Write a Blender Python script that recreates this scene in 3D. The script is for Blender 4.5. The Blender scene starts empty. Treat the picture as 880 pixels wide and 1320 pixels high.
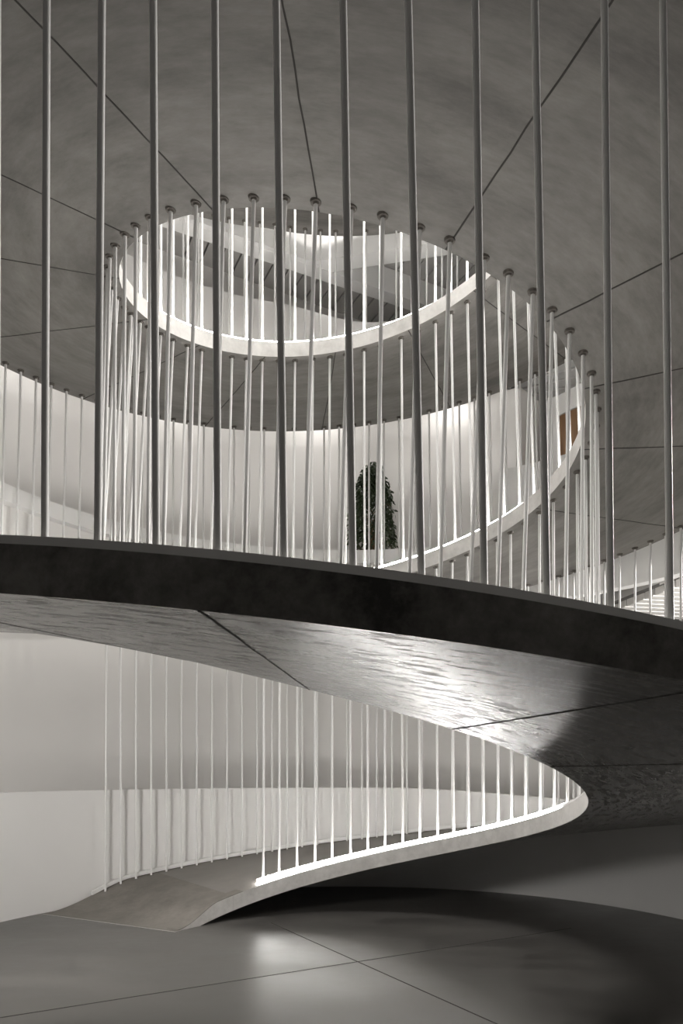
import bpy, bmesh, math, random
import numpy as np
from mathutils import Vector, Matrix
random.seed(7)
sc = bpy.context.scene
COL = sc.collection
pi = math.pi
EYE = 1.677                      # eye height above the hall floor

# ------------------------------------------------------------------ camera, world, lamps, exposure
cam_d = bpy.data.cameras.new('camera')
cam = bpy.data.objects.new('camera', cam_d)
COL.objects.link(cam)
cam.location = (0, 0, EYE)
cam.rotation_euler = (pi/2, 0, 0)
cam_d.sensor_fit = 'AUTO'
cam_d.sensor_width = 36.0
cam_d.lens = 979.5/1320*36
cam_d.shift_x = -(446-440)/1320
cam_d.shift_y = (994.1-660)/1320
cam_d.clip_start = 0.05
sc.camera = cam

w = bpy.data.worlds.new('world')
sc.world = w
w.use_nodes = True
w.node_tree.nodes['Background'].inputs[0].default_value = (1, .98, .95, 1)
w.node_tree.nodes['Background'].inputs[1].default_value = 0.02

def area(name, loc, target, size, power, color=(1, .97, .93), shape='DISK', spread=180):
    d = bpy.data.lights.new(name, 'AREA')
    d.energy = power
    d.shape = shape
    d.size = size
    d.color = color
    d.spread = math.radians(spread)
    o = bpy.data.objects.new(name, d)
    COL.objects.link(o)
    o.location = loc
    o.rotation_euler = (Vector(target)-Vector(loc)).to_track_quat('-Z', 'Y').to_euler()
    return o
area('well_top_fill', (0, 6.9, EYE+9.6), (0, 6.9, 0), 3.4, 380)  # unseen fill added over the well; the ceiling has no opening
area('upper_fill', (-5.5, 7.0, EYE+9.0), (0, 11.0, EYE+7.2), 2.0, 230)  # unseen fill added to brighten the upper gallery
area('left_wall_fill', (-3.0, 4.5, EYE+.62), (-3.3, 9.0, EYE-.4), .7, 84)  # unseen fill added under the ramp to lift the left wall and floor
for i, a_ in enumerate((-1.45, -1.0, -.55, -.1, .32)):
    area('gallery_fill', (.0135+4.72*math.sin(a_), 6.915+4.72*math.cos(a_), EYE+5.70), (.0135+4.72*math.sin(a_), 6.915+4.72*math.cos(a_), 0), .8, 6)  # hidden fill added below the slab to brighten the rear wall
area('side_fill', (9.0, 10.0, EYE+4.6), (0, 8.0, EYE+4.0), 2.5, 1300)  # added fill from the right; no window stands there
area('side_fill_low', (9.0, 9.0, EYE+1.9), (3.5, 9.5, EYE+2.3), 1.2, 1200)  # second added fill, brightens the right-hand bulkhead
def at(a_, r, z): return (.0135+r*math.sin(a_), 6.915+r*math.cos(a_), EYE+z)
for x_, y_ in ((-2.6, 10.35), (-1.9, 10.78), (-1.2, 11.15), (-.4, 11.50), (.5, 11.22), (1.3, 11.05)):
    k_ = 1-1.15/math.hypot(x_, y_-6.915)
    area('bulkhead_fill', (x_*k_, 6.915+(y_-6.915)*k_, EYE+6.12), (x_, y_, EYE+7.85), .25, .7, spread=50)  # hidden fill added to brighten the upper bulkhead faces
for a_ in (2.45, 2.85, 3.25, 3.65, 4.05):
    z_ = -1.2446+3.2*a_/6.2832+.12
    area('rim_rod_fill', at(a_, 3.5, z_+.25), at(a_, 2.2, z_+2.6), .25, 1.7, spread=80)  # hidden fill added for the camera side of the rim rods
area('capping_band_fill', (.0135+2.9*math.sin(-1.35), 6.915+2.9*math.cos(-1.35), EYE+1.95), (.0135+4.1*math.sin(-1.15), 6.915+4.1*math.cos(-1.15), EYE+2.9), .3, 7)  # hidden fill added to brighten the parapet's capping band

sc.view_settings.view_transform = 'Standard'
sc.view_settings.look = 'None'
sc.view_settings.exposure = 0.14
sc.view_settings.gamma = 1.0
sc.view_settings.use_curve_mapping = False

LED_LOW, LED_HID, LED_MID, LED_TOP = 42, 19, 37, 60

# ------------------------------------------------------------------ helix of the ramp (eye-relative heights)
CX, D0, PITCH, Z0 = 0.0135, 6.9147, 3.2, -1.2446
RI, RWALL, RNEAR = 2.0496, 4.09, 4.3048
TH_I, TH_O, WB = 0.170, 0.185, 0.038
KN = np.arange(-1.5, 7.01, .5)*pi
ZV = np.array([.0022, .0089, .0154, .0225, .0216, .0988, .1379, .185, .0961, .0092, -.0733, -.2232, -.3262, -.40, -.46, -.51, -.55, -.58])
RV = np.array([-.0081, -.0008, .0079, .0193, .0333, .0473, .0565, .0456, .0233, -.0275, -.0625, -.0716] + [-.0729]*6)
def spl(a, v):
    s = (a-KN[0])/(KN[1]-KN[0])
    i = int(min(max(math.floor(s), 0), len(KN)-2))
    u = min(max(s-i, 0), 1)
    m = np.gradient(v)
    return float((2*u**3-3*u**2+1)*v[i]+(u**3-2*u**2+u)*m[i]+(-2*u**3+3*u**2)*v[i+1]+(u**3-u**2)*m[i+1])
def sstep(x):
    x = min(max(x, 0), 1)
    return x*x*(3-2*x)
FLOOR = -EYE
A_TOE, A_TOE2, A_END = -1.06, -.67, 6.62*pi
def zb(a): return min(Z0+PITCH*a/(2*pi)+spl(a, ZV), 7.71)
def ri(a): return RI+spl(a, RV)
def ro(a): return RWALL+(RNEAR-RWALL)*sstep((-math.cos(a)+.2)/1.2)
def ztop_i(a): return FLOOR+.004+(zb(a)+TH_I-FLOOR-.004)*sstep((a-A_TOE)/.30) if a < A_TOE+.30 else zb(a)+TH_I
def ztop_o(a):
    b = zb(a)+WB+TH_O
    return FLOOR+.004+(b-FLOOR-.004)*sstep((a-A_TOE)/.30) if a < A_TOE+.30 else b
def pt(a, r, z): return Vector((CX+r*math.sin(a), D0+r*math.cos(a), z+EYE))

# ------------------------------------------------------------------ materials
def mat_new(name):
    m = bpy.data.materials.new(name)
    m.use_nodes = True
    nt = m.node_tree
    return m, nt, nt.nodes['Principled BSDF']
def concrete(name, c0, c1, r0, r1, scale=3.0, stretch=(1, 1, 1), spec=.5, bump=.05, uv=True, spots=0.25, gloss=None):
    m, nt, b = mat_new(name)
    N, L = nt.nodes.new, nt.links.new
    tc = N('ShaderNodeTexCoord')
    mp = N('ShaderNodeMapping')
    mp.inputs['Scale'].default_value = stretch
    L(tc.outputs['UV' if uv else 'Object'], mp.inputs[0])
    def noise(s, det, ro_):
        n = N('ShaderNodeTexNoise')
        n.inputs['Scale'].default_value = s
        n.inputs['Detail'].default_value = det
        n.inputs['Roughness'].default_value = ro_
        L(mp.outputs[0], n.inputs['Vector'])
        return n
    n1 = noise(scale, 8, .65)
    n2 = noise(scale*6, 6, .7)
    n3 = noise(scale*.45, 3, .5)
    mx = N('ShaderNodeMath'); mx.operation = 'MULTIPLY_ADD'
    L(n2.outputs[0], mx.inputs[0]); mx.inputs[1].default_value = .45
    L(n1.outputs[0], mx.inputs[2])
    ms = N('ShaderNodeMath'); ms.operation = 'MULTIPLY_ADD'
    L(n3.outputs[0], ms.inputs[0]); ms.inputs[1].default_value = .5
    L(mx.outputs[0], ms.inputs[2])
    cr = N('ShaderNodeValToRGB')
    cr.color_ramp.elements[0].position = .62
    cr.color_ramp.elements[1].position = 1.28 if False else 1.0
    cr.color_ramp.elements[0].color = (*c0, 1)
    cr.color_ramp.elements[1].color = (*c1, 1)
    sb = N('ShaderNodeMath'); sb.operation = 'MULTIPLY'
    L(ms.outputs[0], sb.inputs[0]); sb.inputs[1].default_value = .83
    L(sb.outputs[0], cr.inputs[0])
    # small dark blow holes
    vo = N('ShaderNodeTexNoise')
    vo.inputs['Scale'].default_value = scale*9
    vo.inputs['Detail'].default_value = 2
    L(mp.outputs[0], vo.inputs['Vector'])
    vr = N('ShaderNodeValToRGB')
    vr.color_ramp.elements[0].position = .19
    vr.color_ramp.elements[1].position = .23
    vr.color_ramp.elements[0].color = (1-spots, 1-spots, 1-spots, 1)
    L(vo.outputs[0], vr.inputs[0])
    mm = N('ShaderNodeMixRGB'); mm.blend_type = 'MULTIPLY'; mm.inputs[0].default_value = 1
    L(cr.outputs[0], mm.inputs[1]); L(vr.outputs[0], mm.inputs[2])
    L(mm.outputs[0], b.inputs['Base Color'])
    rr = N('ShaderNodeMapRange')
    L(mx.outputs[0], rr.inputs[0])
    rr.inputs[1].default_value = .5; rr.inputs[2].default_value = .95
    rr.inputs[3].default_value = r0; rr.inputs[4].default_value = r1
    L(rr.outputs[0], b.inputs['Roughness'])
    b.inputs['Specular IOR Level'].default_value = spec
    if gloss:
        # worn film of form oil: polished streaks beside matt ones
        gm = N('ShaderNodeMapping'); gm.inputs['Scale'].default_value = gloss
        L(tc.outputs['UV'], gm.inputs[0])
        gn = N('ShaderNodeTexNoise'); gn.inputs['Scale'].default_value = 2.2; gn.inputs['Detail'].default_value = 9; gn.inputs['Roughness'].default_value = .72
        L(gm.outputs[0], gn.inputs['Vector'])
        gr = N('ShaderNodeMapRange')
        gr.inputs[1].default_value = .37; gr.inputs[2].default_value = .50
        gr.inputs[3].default_value = .47; gr.inputs[4].default_value = r0
        L(gn.outputs[0], gr.inputs[0]); L(gr.outputs[0], b.inputs['Roughness'])
    bp = N('ShaderNodeBump')
    bp.inputs['Strength'].default_value = bump
    bp.inputs['Distance'].default_value = .02
    L(mx.outputs[0], bp.inputs['Height'])
    L(bp.outputs[0], b.inputs['Normal'])
    return m
def plain(name, c, rough=.6, metal=0, var=.04, scale=4):
    m, nt, b = mat_new(name)
    N, L = nt.nodes.new, nt.links.new
    tc = N('ShaderNodeTexCoord')
    n = N('ShaderNodeTexNoise')
    n.inputs['Scale'].default_value = scale
    n.inputs['Detail'].default_value = 5
    L(tc.outputs['Object'], n.inputs['Vector'])
    cr = N('ShaderNodeValToRGB')
    cr.color_ramp.elements[0].position = .3
    cr.color_ramp.elements[1].position = .7
    cr.color_ramp.elements[0].color = (*[max(0, x*(1-var)) for x in c], 1)
    cr.color_ramp.elements[1].color = (*[min(1, x*(1+var)) for x in c], 1)
    L(n.outputs[0], cr.inputs[0])
    L(cr.outputs[0], b.inputs['Base Color'])
    b.inputs['Roughness'].default_value = rough
    b.inputs['Metallic'].default_value = metal
    return m
def emitter(name, strength):
    m, nt, b = mat_new(name)
    b.inputs['Base Color'].default_value = (.9, .9, .88, 1)
    b.inputs['Emission Color'].default_value = (1, .975, .94, 1)
    b.inputs['Emission Strength'].default_value = strength
    return m
def wood(name):
    m, nt, b = mat_new(name)
    N, L = nt.nodes.new, nt.links.new
    tc = N('ShaderNodeTexCoord'); mp = N('ShaderNodeMapping')
    mp.inputs['Scale'].default_value = (9, 9, .8)
    L(tc.outputs['Object'], mp.inputs[0])
    n = N('ShaderNodeTexNoise'); n.inputs['Scale'].default_value = 3; n.inputs['Detail'].default_value = 7
    L(mp.outputs[0], n.inputs['Vector'])
    cr = N('ShaderNodeValToRGB')
    cr.color_ramp.elements[0].color = (.13, .06, .02, 1)
    cr.color_ramp.elements[1].color = (.34, .18, .075, 1)
    L(n.outputs[0], cr.inputs[0]); L(cr.outputs[0], b.inputs['Base Color'])
    b.inputs['Roughness'].default_value = .5
    return m

M_SOFFIT = concrete('board_marked_concrete', (.165, .159, .149), (.225, .217, .204), .20, .38, scale=1.6, stretch=(.8, 1.6, 1), spec=.5, bump=.005, spots=.2, gloss=(2.4, 7, 1))
M_SOFFIT_MATT = concrete('matt_board_marked_concrete', (.135, .129, .12), (.29, .279, .262), .44, .62, scale=2.4, stretch=(.5, 1.6, 1), spec=.4, bump=.08, spots=.35)
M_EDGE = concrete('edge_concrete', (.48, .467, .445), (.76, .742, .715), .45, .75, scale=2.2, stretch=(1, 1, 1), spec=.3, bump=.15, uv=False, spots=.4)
M_TOP = concrete('ramp_screed', (.16, .148, .136), (.28, .262, .242), .4, .7, scale=2.0, spec=.4, bump=.08, uv=False)
M_TOE = concrete('ramp_foot_screed', (.15, .138, .124), (.26, .242, .22), .55, .8, scale=3.0, spec=.3, bump=.1, uv=False)
M_FLOOR = concrete('polished_floor', (.055, .052, .048), (.125, .119, .112), .28, .46, scale=.9, stretch=(1, 1.6, 1), spec=.7, bump=.02, uv=False, spots=.06)
M_WALL = plain('white_plaster', (.82, .81, .795), .75, var=.012, scale=1.5)
M_REAR = plain('pale_grey_plaster', (.79, .775, .755), .75, var=.012, scale=1.5)
M_WHITE = plain('white_paint', (.86, .855, .84), .45, var=.01)
M_ROD = plain('white_enamel_steel', (.84, .835, .82), .38, var=.015)
M_PLATE = plain('weathered_steel', (.12, .108, .095), .7, var=.4, scale=40)
M_JOINT = plain('joint_filler', (.045, .042, .038), .8)
M_SLAT = plain('ceiling_slat_paint', (.50, .49, .475), .6, var=.05)
M_SLATGAP = plain('slat_shadow_gap', (.16, .156, .15), .8)
M_WOOD = wood('oak_panel')
M_LEAF = plain('ficus_leaf', (.035, .055, .022), .35, var=.5, scale=9)
M_BARK = plain('ficus_bark', (.20, .13, .07), .8, var=.3, scale=20)
M_POT = plain('grey_planter', (.3, .3, .29), .6)
M_SOIL = plain('soil', (.03, .022, .015), .95, var=.4, scale=30)
M_ENCL = plain('hall_plaster', (.15, .147, .143), .8)
M_EDGE_DARK = concrete('dark_edge_concrete', (.05, .048, .044), (.30, .288, .27), .5, .8, scale=3.2, spec=.25, bump=.15, uv=False, spots=.5)  # darker mottled concrete for the ramp's outer faces

# ------------------------------------------------------------------ mesh helpers
def link(name, bm, mats, parent=None, loc=None, smooth=True, angle=.6):
    me = bpy.data.meshes.new(name)
    bm.normal_update()
    bm.to_mesh(me); bm.free()
    for m in (mats if isinstance(mats, (list, tuple)) else [mats]): me.materials.append(m)
    if smooth:
        me.polygons.foreach_set('use_smooth', [True]*len(me.polygons))
        try: me.set_sharp_from_angle(angle=angle)
        except Exception: pass
    o = bpy.data.objects.new(name, me)
    COL.objects.link(o)
    if parent: o.parent = parent
    if loc is not None: o.location = loc
    return o
def tag(o, label=None, cat=None, group=None, kind=None):
    if label: o['label'] = label
    if cat: o['category'] = cat
    if group: o['group'] = group
    if kind: o['kind'] = kind
    return o
def structure(o, label, cat): return tag(o, label, cat, kind='structure')
def empty(name, loc):
    o = bpy.data.objects.new(name, None)
    COL.objects.link(o); o.location = loc
    o.empty_display_size = .2
    return o
def sweep(bm, A, prof, closed=True, caps=True, mat=0, mats=None, origin=Vector((0, 0, 0)), uv=None):
    """prof(a) -> list of (r, z); sweeps the outline along the angles A."""
    rings = []
    for a in A:
        rings.append([bm.verts.new(pt(a, r, z)-origin) for r, z in prof(a)])
    n = len(rings[0])
    for i in range(len(A)-1):
        for j in range(n if closed else n-1):
            k = (j+1) % n
            f = bm.faces.new((rings[i][j], rings[i][k], rings[i+1][k], rings[i+1][j]))
            f.material_index = mats[j] if mats else mat
            if uv:
                rr = [prof(A[i])[j][0], prof(A[i])[k][0], prof(A[i+1])[k][0], prof(A[i+1])[j][0]]
                aa = [A[i], A[i], A[i+1], A[i+1]]
                for lp, r_, a_ in zip(f.loops, rr, aa): lp[uv].uv = (a_*3.0, r_)
    if caps and closed:
        bm.faces.new(rings[0]).material_index = mats[-1] if mats else mat
        bm.faces.new(list(reversed(rings[-1]))).material_index = mats[-1] if mats else mat
    bmesh.ops.recalc_face_normals(bm, faces=bm.faces[:])
def arange(a, b, step=.025):
    n = max(2, int(math.ceil((b-a)/step))+1)
    return [a+(b-a)*i/(n-1) for i in range(n)]
def ring_obj(name, a0, a1, prof, m, parent=None, step=.03, **k):
    bm = bmesh.new()
    origin = parent.location if parent else Vector((0, 0, 0))
    sweep(bm, arange(a0, a1, step), prof, origin=Vector(origin))
    return link(name, bm, m, parent, **k)
def box_prof(r0, r1, z0, z1):
    f = lambda v: v if callable(v) else (lambda a, v=v: v)
    r0, r1, z0, z1 = map(f, (r0, r1, z0, z1))
    return lambda a: [(r0(a), z0(a)), (r1(a), z0(a)), (r1(a), z1(a)), (r0(a), z1(a))]
def add_box(bm, p0, p1, width, z0, z1, mat=0):
    """vertical slab from plan point p0 to p1 (eye-relative heights)."""
    p0, p1 = Vector((*p0, 0)), Vector((*p1, 0))
    d = (p1-p0).normalized(); n = Vector((-d.y, d.x, 0))*width/2
    q = [p0-n, p1-n, p1+n, p0+n]
    lo = [bm.verts.new((v.x, v.y, z0+EYE)) for v in q]
    hi = [bm.verts.new((v.x, v.y, z1+EYE)) for v in q]
    fs = [lo[::-1], hi]+[[lo[i], lo[(i+1) % 4], hi[(i+1) % 4], hi[i]] for i in range(4)]
    for f in fs: bm.faces.new(f).material_index = mat
def slab_obj(name, boxes, m, parent=None, bevel=0):
    bm = bmesh.new()
    for b in boxes: add_box(bm, *b)
    bmesh.ops.recalc_face_normals(bm, faces=bm.faces[:])
    if bevel: bmesh.ops.bevel(bm, geom=bm.edges[:], offset=bevel, segments=2, affect='EDGES')
    return link(name, bm, m, parent, smooth=False)
def cyl(bm, p, q, r0, r1=None, n=12, cap=True):
    r1 = r0 if r1 is None else r1
    p, q = Vector(p), Vector(q)
    d = (q-p).normalized()
    u = d.orthogonal().normalized(); v = d.cross(u)
    A = [bm.verts.new(p+(u*math.cos(t)+v*math.sin(t))*r0) for t in [2*pi*i/n for i in range(n)]]
    B = [bm.verts.new(q+(u*math.cos(t)+v*math.sin(t))*r1) for t in [2*pi*i/n for i in range(n)]]
    for i in range(n): bm.faces.new((A[i], A[(i+1) % n], B[(i+1) % n], B[i]))
    if cap: bm.faces.new(A[::-1]); bm.faces.new(B)

# ------------------------------------------------------------------ setting: floor, walls, galleries, enclosure
bm = bmesh.new()
v = [bm.verts.new(c) for c in ((-10, -5, 0), (10, -5, 0), (10, 18, 0), (-10, 18, 0), (-10, -5, -.2), (10, -5, -.2), (10, 18, -.2), (-10, 18, -.2))]
for f in ((0, 1, 2, 3), (7, 6, 5, 4), (0, 4, 5, 1), (1, 5, 6, 2), (2, 6, 7, 3), (3, 7, 4, 0)): bm.faces.new([v[i] for i in f])
floor = structure(link('floor', bm, M_FLOOR, smooth=False), 'dark polished concrete floor with thin saw-cut joints', 'floor')
def floor_joint(p, q):
    bm = bmesh.new(); add_box(bm, p, q, .011, FLOOR+.0002, FLOOR+.0018)
    link('saw_cut_joint', bm, M_JOINT, floor, smooth=False)
floor_joint((-5.5, 3.22), (2.4, 8.11))
floor_joint((-.83, 8.40), (2.6, 2.1))

def wtop(a): return -.24-.14*sstep((a-.15)/.75)
structure(ring_obj('wall_back', -1.95, 1.75, box_prof(4.14, 4.30, FLOOR, wtop), M_WALL), 'curved white lower wall behind the foot of the ramp', 'wall')
structure(ring_obj('wall_rear', -1.9, 1.30, box_prof(5.15, 5.30, FLOOR, 1.92), M_REAR), 'grey wall set back above the curved white lower wall', 'wall')
structure(ring_obj('wall_rear', -1.9, .515, box_prof(5.15, 5.30, 1.92, 5.75), M_REAR), 'pale curved rear wall of the middle gallery', 'wall')
structure(ring_obj('wall_gallery', -1.9, .50, box_prof(4.24, 4.30, 1.92, 3.02), M_REAR), 'curved parapet of the middle gallery', 'wall')
structure(ring_obj('trim_1', -1.9, .50, box_prof(4.115, 4.32, 3.02, 3.21), M_WHITE), 'white capping band on the middle gallery parapet', 'trim')
structure(ring_obj('floor_gallery', -1.9, .62, box_prof(4.31, 5.14, 1.92, 2.12), M_WALL), 'middle gallery floor slab', 'floor')
structure(ring_obj('floor_gallery', -1.9, .50, box_prof(4.31, 5.14, 5.76, 5.94), M_WALL), 'upper gallery floor slab', 'floor')
def p3top(a): return 6.74-.22*sstep((a+.25)/.35)
structure(ring_obj('wall_gallery', -1.6, .50, box_prof(4.14, 4.30, 5.76, p3top), M_WALL), 'white parapet of the upper gallery seen through the round opening', 'wall')
# middle gallery, beyond its right-hand end
structure(slab_obj('wall_return', [((2.57, 11.42), (3.3, 12.25), .12, 2.62, 5.75)], M_REAR), 'pale return wall at the end of the middle gallery', 'wall')
structure(slab_obj('wall_side', [((3.02, 11.62), (3.20, 11.35), .12, 2.62, 5.6), ((3.20, 11.35), (4.5, 9.4), .10, 5.30, 5.6), ((3.92, 10.27), (4.5, 9.4), .12, 2.62, 5.3), ((4.46, 9.5), (4.46, 13.0), .1, 2.62, 6.0)], M_WHITE), 'white wall around the tall oak door, plus added light-blocking partition', 'wall')  # last box: unseen partition added to keep side light off the return wall
dr = empty('door_1', (3.20, 11.35, EYE+2.66)); structure(dr, 'tall brown oak door in the white gallery wall', 'door')
bm = bmesh.new(); add_box(bm, (3.205, 11.343), (3.915, 10.278), .06, 2.66, 5.29)
o = link('door_leaf', bm, M_WOOD, smooth=False); o.parent = dr; o.location = -dr.location
bm = bmesh.new(); cyl(bm, (3.27, 11.16, EYE+3.6), (3.27, 11.16, EYE+3.9), .012)
o = link('door_handle', bm, M_ROD); o.parent = dr; o.location = -dr.location
# right-hand bulkhead below the middle slab
structure(ring_obj('wall_bulkhead', .50, 1.75, box_prof(4.50, 4.66, 2.36, 4.3), M_WHITE), 'white curved bulkhead beyond the right side of the ramp', 'wall')

def slat_ceiling(name, c, u, nlen, ncount, pitch, z, slat_w, depth, label, m=None):
    """slats of length nlen along u, laid side by side from c; a dark backing above."""
    u = Vector((*u, 0)).normalized(); n = Vector((-u.y, u.x, 0))
    bm = bmesh.new()
    for i in range(ncount):
        p = Vector((*c, 0))+n*(i*pitch)
        add_box(bm, (p.x, p.y), (p.x+u.x*nlen, p.y+u.y*nlen), slat_w, z, z+depth, 0)
    a = Vector((*c, 0))+n*((ncount-1)*pitch/2)
    add_box(bm, (a.x, a.y), (a.x+u.x*nlen, a.y+u.y*nlen), ncount*pitch, z+depth+.005, z+depth+.05, 1)
    bmesh.ops.recalc_face_normals(bm, faces=bm.faces[:])
    return structure(link(name, bm, [m or M_SLAT, M_SLATGAP], smooth=False), label, 'ceiling')
slat_ceiling('ceiling_slats', (5.35, 6.0), (1, .2), 4.4, 27, .24, 2.50, .19, .10, 'slatted ceiling low beyond the right side of the ramp')
slat_ceiling('ceiling_slats', (2.2, 11.0), (1, -.5), 5.5, 20, .26, 6.05, .20, .12, 'white slatted ceiling above the oak door', M_WHITE)
bm = bmesh.new()
def front_y(x): return 11.53+.53*(x+.5) if x < -.5 else (11.53-.243*(x+.5) if x < 1.6 else 11.02-.84*(x-1.6))
u_ = Vector((-.47, 1, 0)).normalized()
n_ = Vector((u_.y, -u_.x, 0))
for i in range(-22, 14):
    p0 = Vector((-.5, 11.53, 0))+n_*(i*.262)
    t_ = -5.0
    while t_ < 5 and (p0+u_*t_).y < front_y((p0+u_*t_).x)-.01: t_ += .01
    p_ = p0+u_*t_; q_ = p_+u_*4.2
    add_box(bm, (p_.x, p_.y), (q_.x, q_.y), .236, 8.0, 8.09, 0)
    add_box(bm, (p_.x, p_.y), (q_.x, q_.y), .26, 8.095, 8.14, 1)
bmesh.ops.recalc_face_normals(bm, faces=bm.faces[:])
structure(link('ceiling_slats', bm, [M_SLAT, M_SLATGAP], smooth=False), 'ribbed ceiling seen through the round opening', 'ceiling')
# upper level: beams, bulkheads and back wall seen through the round opening
structure(slab_obj('beam_upper', [((-3.6, 9.92), (2.6, 13.22), .24, 7.60, 7.985), ((-3.6, 9.86), (-.46, 11.53), .30, 7.603, 7.90), ((-.50, 11.50), (1.6, 11.02), .30, 7.609, 7.90), ((1.6, 11.02), (3.2, 9.68), .30, 7.613, 7.90)], M_WHITE), 'long white beam crossing behind the round opening', 'beam')
structure(slab_obj('wall_bulkhead', [((-3.6, 9.88), (-.42, 11.57), .20, 7.617, 9.3), ((-.55, 11.53), (1.6, 11.04), .20, 7.621, 9.3), ((1.6, 11.04), (3.2, 9.7), .20, 7.625, 9.3)], M_WHITE), 'white bulkhead under the topmost landing', 'wall')
structure(slab_obj('wall_far', [((-6.5, 9.6), (3.2, 15.3), .15, 5.7, 8.09)], M_REAR), 'grey wall below the ribbed ceiling', 'wall')
# the hall that encloses everything
structure(slab_obj('wall_left', [((-10, -5), (-10, 18), .2, FLOOR, 11)], M_ENCL), 'plain hall wall', 'wall')
structure(slab_obj('wall_right', [((10, -5), (10, 18), .2, FLOOR, 11)], M_ENCL), 'plain hall wall', 'wall')
structure(slab_obj('wall_front', [((-10, -5), (10, -5), .2, FLOOR, 11)], M_ENCL), 'plain hall wall', 'wall')
structure(slab_obj('wall_end', [((-10, 18), (10, 18), .2, FLOOR, 11)], M_ENCL), 'plain hall wall', 'wall')
structure(slab_obj('ceiling', [((-10, 6.5), (10, 6.5), 23, 11, 11.2)], M_ENCL), 'plain hall ceiling', 'ceiling')

# ------------------------------------------------------------------ the spiral ramp
ramp = empty('spiral_ramp', (CX, D0, 0))
tag(ramp, 'concrete spiral ramp winding up around a round open well', 'ramp')
RO = Vector(ramp.location)
bm = bmesh.new()
uv = bm.loops.layers.uv.new('uv')
def slab_prof(a):
    lo = max(zb(a), FLOOR-.05)
    lo2 = max(zb(a)+WB, FLOOR-.05)
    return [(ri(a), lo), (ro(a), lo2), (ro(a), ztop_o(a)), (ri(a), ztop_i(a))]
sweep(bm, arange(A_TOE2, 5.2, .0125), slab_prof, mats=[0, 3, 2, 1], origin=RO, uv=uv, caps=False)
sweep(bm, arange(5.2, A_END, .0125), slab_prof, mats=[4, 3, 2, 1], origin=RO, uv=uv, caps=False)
bmesh.ops.remove_doubles(bm, verts=bm.verts[:], dist=.0005)
bmesh.ops.holes_fill(bm, edges=[e for e in bm.edges if e.is_boundary], sides=6)
bmesh.ops.recalc_face_normals(bm, faces=bm.faces[:])
link('ramp_slab', bm, [M_SOFFIT, M_EDGE, M_TOP, M_EDGE_DARK, M_SOFFIT_MATT], ramp, angle=.5)
bm = bmesh.new()
sweep(bm, arange(A_TOE, A_TOE2-.0005, .02), slab_prof, mats=[0, 1, 2, 1], origin=RO)
o = link('ramp_foot', bm, [M_EDGE, M_EDGE, M_TOE], ramp, angle=.5); o['label'] = 'brownish rough concrete foot panel'
o = ring_obj('foot_kerb', A_TOE+.03, A_TOE2+.06, box_prof(lambda a: ri(a)+.002, lambda a: ri(a)+.17, lambda a: ztop_i(a)-.02, lambda a: ztop_i(a)+.006), M_TOE, ramp)
for a in (2.385, 2.815, 3.262, 3.69, 7.455, 7.905, 8.28, 8.659, 9.104, 9.518, 9.902, 10.33, 10.75, 11.22, 11.645, 12.07, 12.486, 12.93, 13.34):
    bm = bmesh.new()
    sk = random.uniform(-.02, .02)
    rs = [ri(a)+.004+(ro(a)-ri(a)-.008)*i/14 for i in range(15)]
    wv = .005
    prev = None
    for i, r in enumerate(rs):
        t = (r-ri(a))/(ro(a)-ri(a))
        a2 = a+sk*(t-.5)+random.uniform(-.0015, .0015)
        z = lambda q: zb(q)+t*WB
        q = [bm.verts.new(pt(a2-wv/r, r, z(a2-wv/r)-.003)-RO), bm.verts.new(pt(a2+wv/r, r, z(a2+wv/r)-.003)-RO),
             bm.verts.new(pt(a2+wv/r, r, z(a2+wv/r)+.003)-RO), bm.verts.new(pt(a2-wv/r, r, z(a2-wv/r)+.003)-RO)]
        if prev:
            for j in range(4): bm.faces.new((prev[j], prev[(j+1) % 4], q[(j+1) % 4], q[j]))
        prev = q
    bmesh.ops.recalc_face_normals(bm, faces=bm.faces[:])
    link('soffit_joint', bm, M_JOINT, ramp, smooth=False)
# white steel channels that hold the rods along the outer edge
A_O1 = -.861
ring_obj('outer_channel', A_O1-.035, 1.75, box_prof(lambda a: ro(a)-.045, lambda a: ro(a)-.006, lambda a: ztop_o(a)+.012, lambda a: ztop_o(a)+.058), M_WHITE, ramp)
for a0, a1 in ((1.7505, 4.6), (4.6005, 8.0), (8.0005, 14.2), (14.2005, 20.2)):
    ring_obj('outer_channel', a0, a1, box_prof(lambda a: ro(a)-.045, lambda a: ro(a)-.006, lambda a: ztop_o(a)-.002, lambda a: ztop_o(a)+.034), M_WHITE, ramp)
# unlit kerb pieces along the inner edge
INNER = box_prof(lambda a: ri(a)+.03, lambda a: ri(a)+.076, lambda a: ztop_i(a)-.002, lambda a: ztop_i(a)+.036)
for a0, a1 in ((1.372, 1.90),):
    ring_obj('inner_channel', a0, a1, INNER, M_WHITE, ramp)

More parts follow.
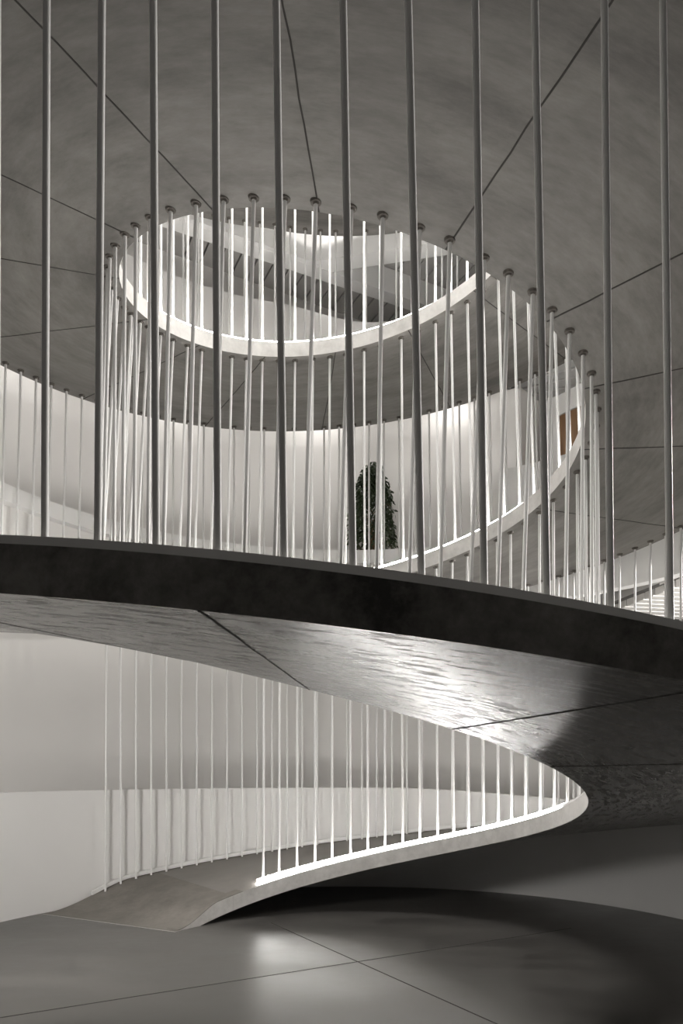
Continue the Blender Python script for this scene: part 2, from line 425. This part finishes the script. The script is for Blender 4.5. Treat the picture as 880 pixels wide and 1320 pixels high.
def led_bar(a0, a1, strength, label, sb=lambda a: .048, h=.036):
    t = empty('led_light_bar', pt(a0, ri(a0)+.03, ztop_i(a0)))
    tag(t, label, 'light', 'light bars along the inner ramp edge')
    og = Vector(t.location)
    bm = bmesh.new()
    sweep(bm, arange(a0, a1), box_prof(lambda a: ri(a)+sb(a), lambda a: ri(a)+sb(a)+.032, lambda a: ztop_i(a)+.004, lambda a: ztop_i(a)+h), origin=og)
    link('diffuser', bm, emitter('led_glow', strength), t)
    bm = bmesh.new()
    sweep(bm, arange(a0, a1), box_prof(lambda a: ri(a)+sb(a)-.002, lambda a: ri(a)+sb(a)+.034, lambda a: ztop_i(a)-.002, lambda a: ztop_i(a)+.0038), origin=og)
    link('base_channel', bm, M_WHITE, t)
def sb_low(a): return .105-.06*sstep((a-.3)/1.0)
led_bar(-.50, 1.370, LED_LOW, 'long dazzling light bar along the lowest ramp edge', sb_low, .05)
led_bar(1.905, 5.00, LED_HID, 'light bar along the ramp edge, hidden behind the near dark edge')
led_bar(5.003, 8.05, LED_MID, 'light bar along the middle ramp edge below the ficus')
led_bar(10.6, 13.9, LED_TOP, 'light bar on the ring-shaped edge inside the round opening')

# ------------------------------------------------------------------ rods
ORD = ['first', 'second', 'third', 'fourth', 'fifth', 'sixth', 'seventh', 'eighth', 'ninth', 'tenth', 'eleventh', 'twelfth', 'thirteenth', 'fourteenth', 'fifteenth', 'sixteenth', 'seventeenth', 'eighteenth', 'nineteenth']
TENS = {2: 'twent', 3: 'thirt', 4: 'fort', 5: 'fift'}
def ordinal(n):
    if n < 20: return ORD[n-1]
    t, u = divmod(n, 10)
    return TENS[t]+('ieth' if u == 0 else 'y-'+ORD[u-1])
R_ROD = .0135
def rod(B, T, label, group, plate=True, r=R_ROD):
    bm = bmesh.new()
    B, T = Vector(B), Vector(T)
    cyl(bm, (0, 0, 0), T-B, r, n=14)
    o = link('balustrade_rod', bm, M_ROD, None, B)
    tag(o, label, 'rod', group)
    if plate:
        bm = bmesh.new()
        d = T-B
        cyl(bm, d-Vector((0, 0, .014)), d+Vector((0, 0, .004)), .034, .038, n=18)
        cyl(bm, d-Vector((0, 0, .024)), d-Vector((0, 0, .012)), r+.005, r+.008, n=12)
        p = link('anchor_plate', bm, M_PLATE, o)
    return o
IN, OUT = .09, .10
def b_in(a): return pt(a, ri(a)+IN, ztop_i(a)-.004)
def t_in(a): return pt(a, ri(a)+IN, zb(a)+IN/2*WB+.002)
def b_out(a, o=OUT): return pt(a, ro(a)-o, ztop_o(a)-.004)
def t_out(a, o=OUT): return pt(a, ro(a)-o, zb(a)+WB+.0)
def pxl(P): return 446+979.5*P.x/P.y
def rods(pairs, b, t, label, group, key=None, plate=True):
    L = sorted(pairs, key=key or (lambda q: pxl(t(q[1]))))
    for i, (a0, a1) in enumerate(L):
        rod(b(a0), t(a1), label % ordinal(i+1), group, plate)
T2 = 2*pi
# near outer edge: the dark rods
rods([(3.464, 3.462+T2)]+[(a, c+T2) for a, c in ((3.412, 3.409), (3.360, 3.354), (3.306, 3.310), (3.252, 3.256), (3.196, 3.206), (3.139, 3.151), (3.082, 3.098), (3.029, 3.040), (2.974, 2.989), (2.915, 2.923), (2.855, 2.865))]+[(2.80, 2.81+T2)],
     lambda a: b_out(a, .06), lambda a: t_out(a, .06), 'thick dark rod standing on the near black ramp edge, %s from the left', 'dark rods on the near ramp edge')
# near inner edge up to the rim of the round opening
near = [(4.032, 4.168), (3.968, 4.055), (3.893, 3.964), (3.818, 3.869), (3.750, 3.760), (3.649, 3.647), (3.554, 3.540), (3.454, 3.435), (3.363, 3.334), (3.276, 3.239), (3.172, 3.132), (3.066, 3.038), (2.975, 2.925), (2.882, 2.828), (2.791, 2.708), (2.694, 2.615), (2.594, 2.508), (2.488, 2.408), (2.376, 2.296), (2.250, 2.181), (2.125, 2.070), (2.015, 1.970), (1.905, 1.868), (1.80, 1.77), (1.69, 1.67), (1.58, 1.57)]
near += [(4.16, 4.273), (4.28, 4.377), (4.39, 4.48), (4.50, 4.585), (4.61, 4.685), (4.72, 4.785), (4.83, 4.88)]
rods([(a, c+T2) for a, c in near], b_in, t_in, 'grey-white rod ending at a plate on the round opening\'s rim, %s from the left', 'rods at the rim of the round opening')
# lowest flight, inner edge
low = [-.459, -.371, -.273, -.175, -.082, .017, .110, .204, .300, .394, .493, .585, .673, .763, .855, .941, 1.036, 1.141, 1.249, 1.360, 1.470]
rods([(a, a+T2) for a in low], lambda a: pt(a, ri(a)+max(IN, sb_low(a)+.055), ztop_i(a)-.004), t_in, 'bright white rod behind the lowest light bar, %s from the bar\'s low end', 'rods behind the lowest light bar', key=lambda q: q[0])
# lowest flight, outer edge by the wall
rods([(A_O1+.0538*i, A_O1+.0538*i+T2+(.004 if i < 1 else 0)) for i in range(39)], b_out, t_out, 'thin white rod on the rail along the curved wall, %s from the ramp foot', 'rods along the curved lower wall', key=lambda q: q[0])
# middle flight, inner edge
mid = [11.14, 11.233, 11.303, 11.405, 11.499, 11.602, 11.698, 11.795, 11.891, 11.980, 12.075, 12.171, 12.266, 12.369, 12.466, 12.557, 12.662, 12.755, 12.876, 12.975, 13.077, 13.170, 13.271, 13.37, 13.47, 13.57, 13.67, 13.77, 13.87, 13.97, 14.07]
def lean(a): return -.035*(1-sstep((a-11.1)/.9))
rods([(a-T2+lean(a), a) for a in mid], b_in, t_in, 'white rod rising from the middle flight\'s inner edge, %s from the left', 'rods on the middle flight\'s inner edge', key=lambda q: pxl(t_in(q[1])) if q[1] < 13.9 else 2000+q[1])
# middle flight, outer edge before the rear wall
def lean_o(a): return -.022*(1-sstep((a-11.3)/.9))+.015*sstep((a-12.6)/.6)
rods([(11.30+.0538*i-T2+lean_o(11.30+.0538*i), 11.30+.0538*i) for i in range(39)], b_out, t_out, 'thin pale rod before the middle gallery\'s rear wall, %s from the left', 'rods before the middle gallery wall')
# upper flight, inner edge and outer edge
rods([(a, a+T2) for a in mid if 11.2 < a < 13.5], b_in, t_in, 'bright white rod above the glowing ring-shaped edge, %s from the left', 'rods on the upper flight\'s inner edge')
rods([(18.10-T2+.0545*i, 18.10+.0545*i) for i in range(22)], b_out, t_out, 'thin rod reaching the topmost landing\'s underside, %s from the left', 'rods below the topmost landing')

# ------------------------------------------------------------------ ficus behind the middle parapet
ft = empty('potted_ficus', (.40, 11.62, EYE+2.12))
tag(ft, 'dark green weeping ficus tree before the pale middle gallery wall', 'tree')
bm = bmesh.new()
n = 24
prof = [(.0, 0), (.17, 0), (.185, .02), (.23, .40), (.235, .42), (.215, .42), (.205, .36)]
rg = []
for r, z in prof:
    rg.append([bm.verts.new((r*math.cos(2*pi*i/n), r*math.sin(2*pi*i/n), z)) for i in range(n)] if r else [bm.verts.new((0, 0, z))])
for i in range(n): bm.faces.new((rg[0][0], rg[1][(i+1) % n], rg[1][i]))
for k in range(1, len(rg)-1):
    for i in range(n): bm.faces.new((rg[k][i], rg[k][(i+1) % n], rg[k+1][(i+1) % n], rg[k+1][i]))
link('pot', bm, M_POT, ft)
bm = bmesh.new(); cyl(bm, (0, 0, .3), (0, 0, .37), .2, .2, n=20); link('soil', bm, M_SOIL, ft)
bm = bmesh.new()
for k in range(4):
    ph = k*1.7
    pts = [Vector((.035*math.cos(ph+z*2.2), .035*math.sin(ph+z*2.2), .36+z)) for z in [i*.11 for i in range(15)]]
    for i in range(14): cyl(bm, pts[i], pts[i+1], .022-.0008*i, .022-.0008*(i+1), n=8)
for k in range(26):
    z = random.uniform(1.15, 2.25); th = random.uniform(0, T2)
    b0 = Vector((0, 0, z)); b1 = b0+Vector((math.cos(th)*.24, math.sin(th)*.24, .16)); b2 = b1+Vector((math.cos(th)*.08, math.sin(th)*.08, -.22))
    cyl(bm, b0, b1, .007, .004, n=5); cyl(bm, b1, b2, .004, .002, n=5)
link('trunk', bm, M_BARK, ft)
bm = bmesh.new()
def leaf(p, d, L_, W_):
    d = d.normalized(); s = d.cross(Vector((random.uniform(-1, 1), random.uniform(-1, 1), random.uniform(-.3, 1)))).normalized(); nn = s.cross(d)
    q = [p, p+d*L_*.4+s*W_+nn*.006, p+d*L_*.8+s*W_*.5, p+d*L_, p+d*L_*.8-s*W_*.5, p+d*L_*.4-s*W_+nn*.006]
    vs = [bm.verts.new(x) for x in q]
    bm.faces.new((vs[0], vs[1], vs[5])); bm.faces.new((vs[1], vs[2], vs[4], vs[5])); bm.faces.new((vs[2], vs[3], vs[4]))
for k in range(300):
    z = random.uniform(1.62, 2.86)
    u = (z-1.62)/1.24
    rm = (.33-.05*u)*(1-max(0, u-.55)**1.6*2.6)
    th = random.uniform(0, T2); r = max(.03, rm)*math.sqrt(random.uniform(.03, 1))
    c = Vector((r*math.cos(th), r*math.sin(th)*.9, z))
    out = Vector((math.cos(th), math.sin(th), 0))
    drop = random.choice((.22, .25, .25, .42)) if u < .5 else .22
    for j in range(10):
        t = j/9
        p = c+out*(.05*t)+Vector((random.uniform(-.035, .035), random.uniform(-.035, .035), .04-drop*t))
        leaf(p, out*random.uniform(.1, .7)+Vector((random.uniform(-.6, .6), random.uniform(-.6, .6), -random.uniform(.5, 1.2))), random.uniform(.07, .10), random.uniform(.014, .020))
tag(link('foliage', bm, M_LEAF, ft, smooth=False), kind='stuff')
ft.scale = (1, 1, .90)
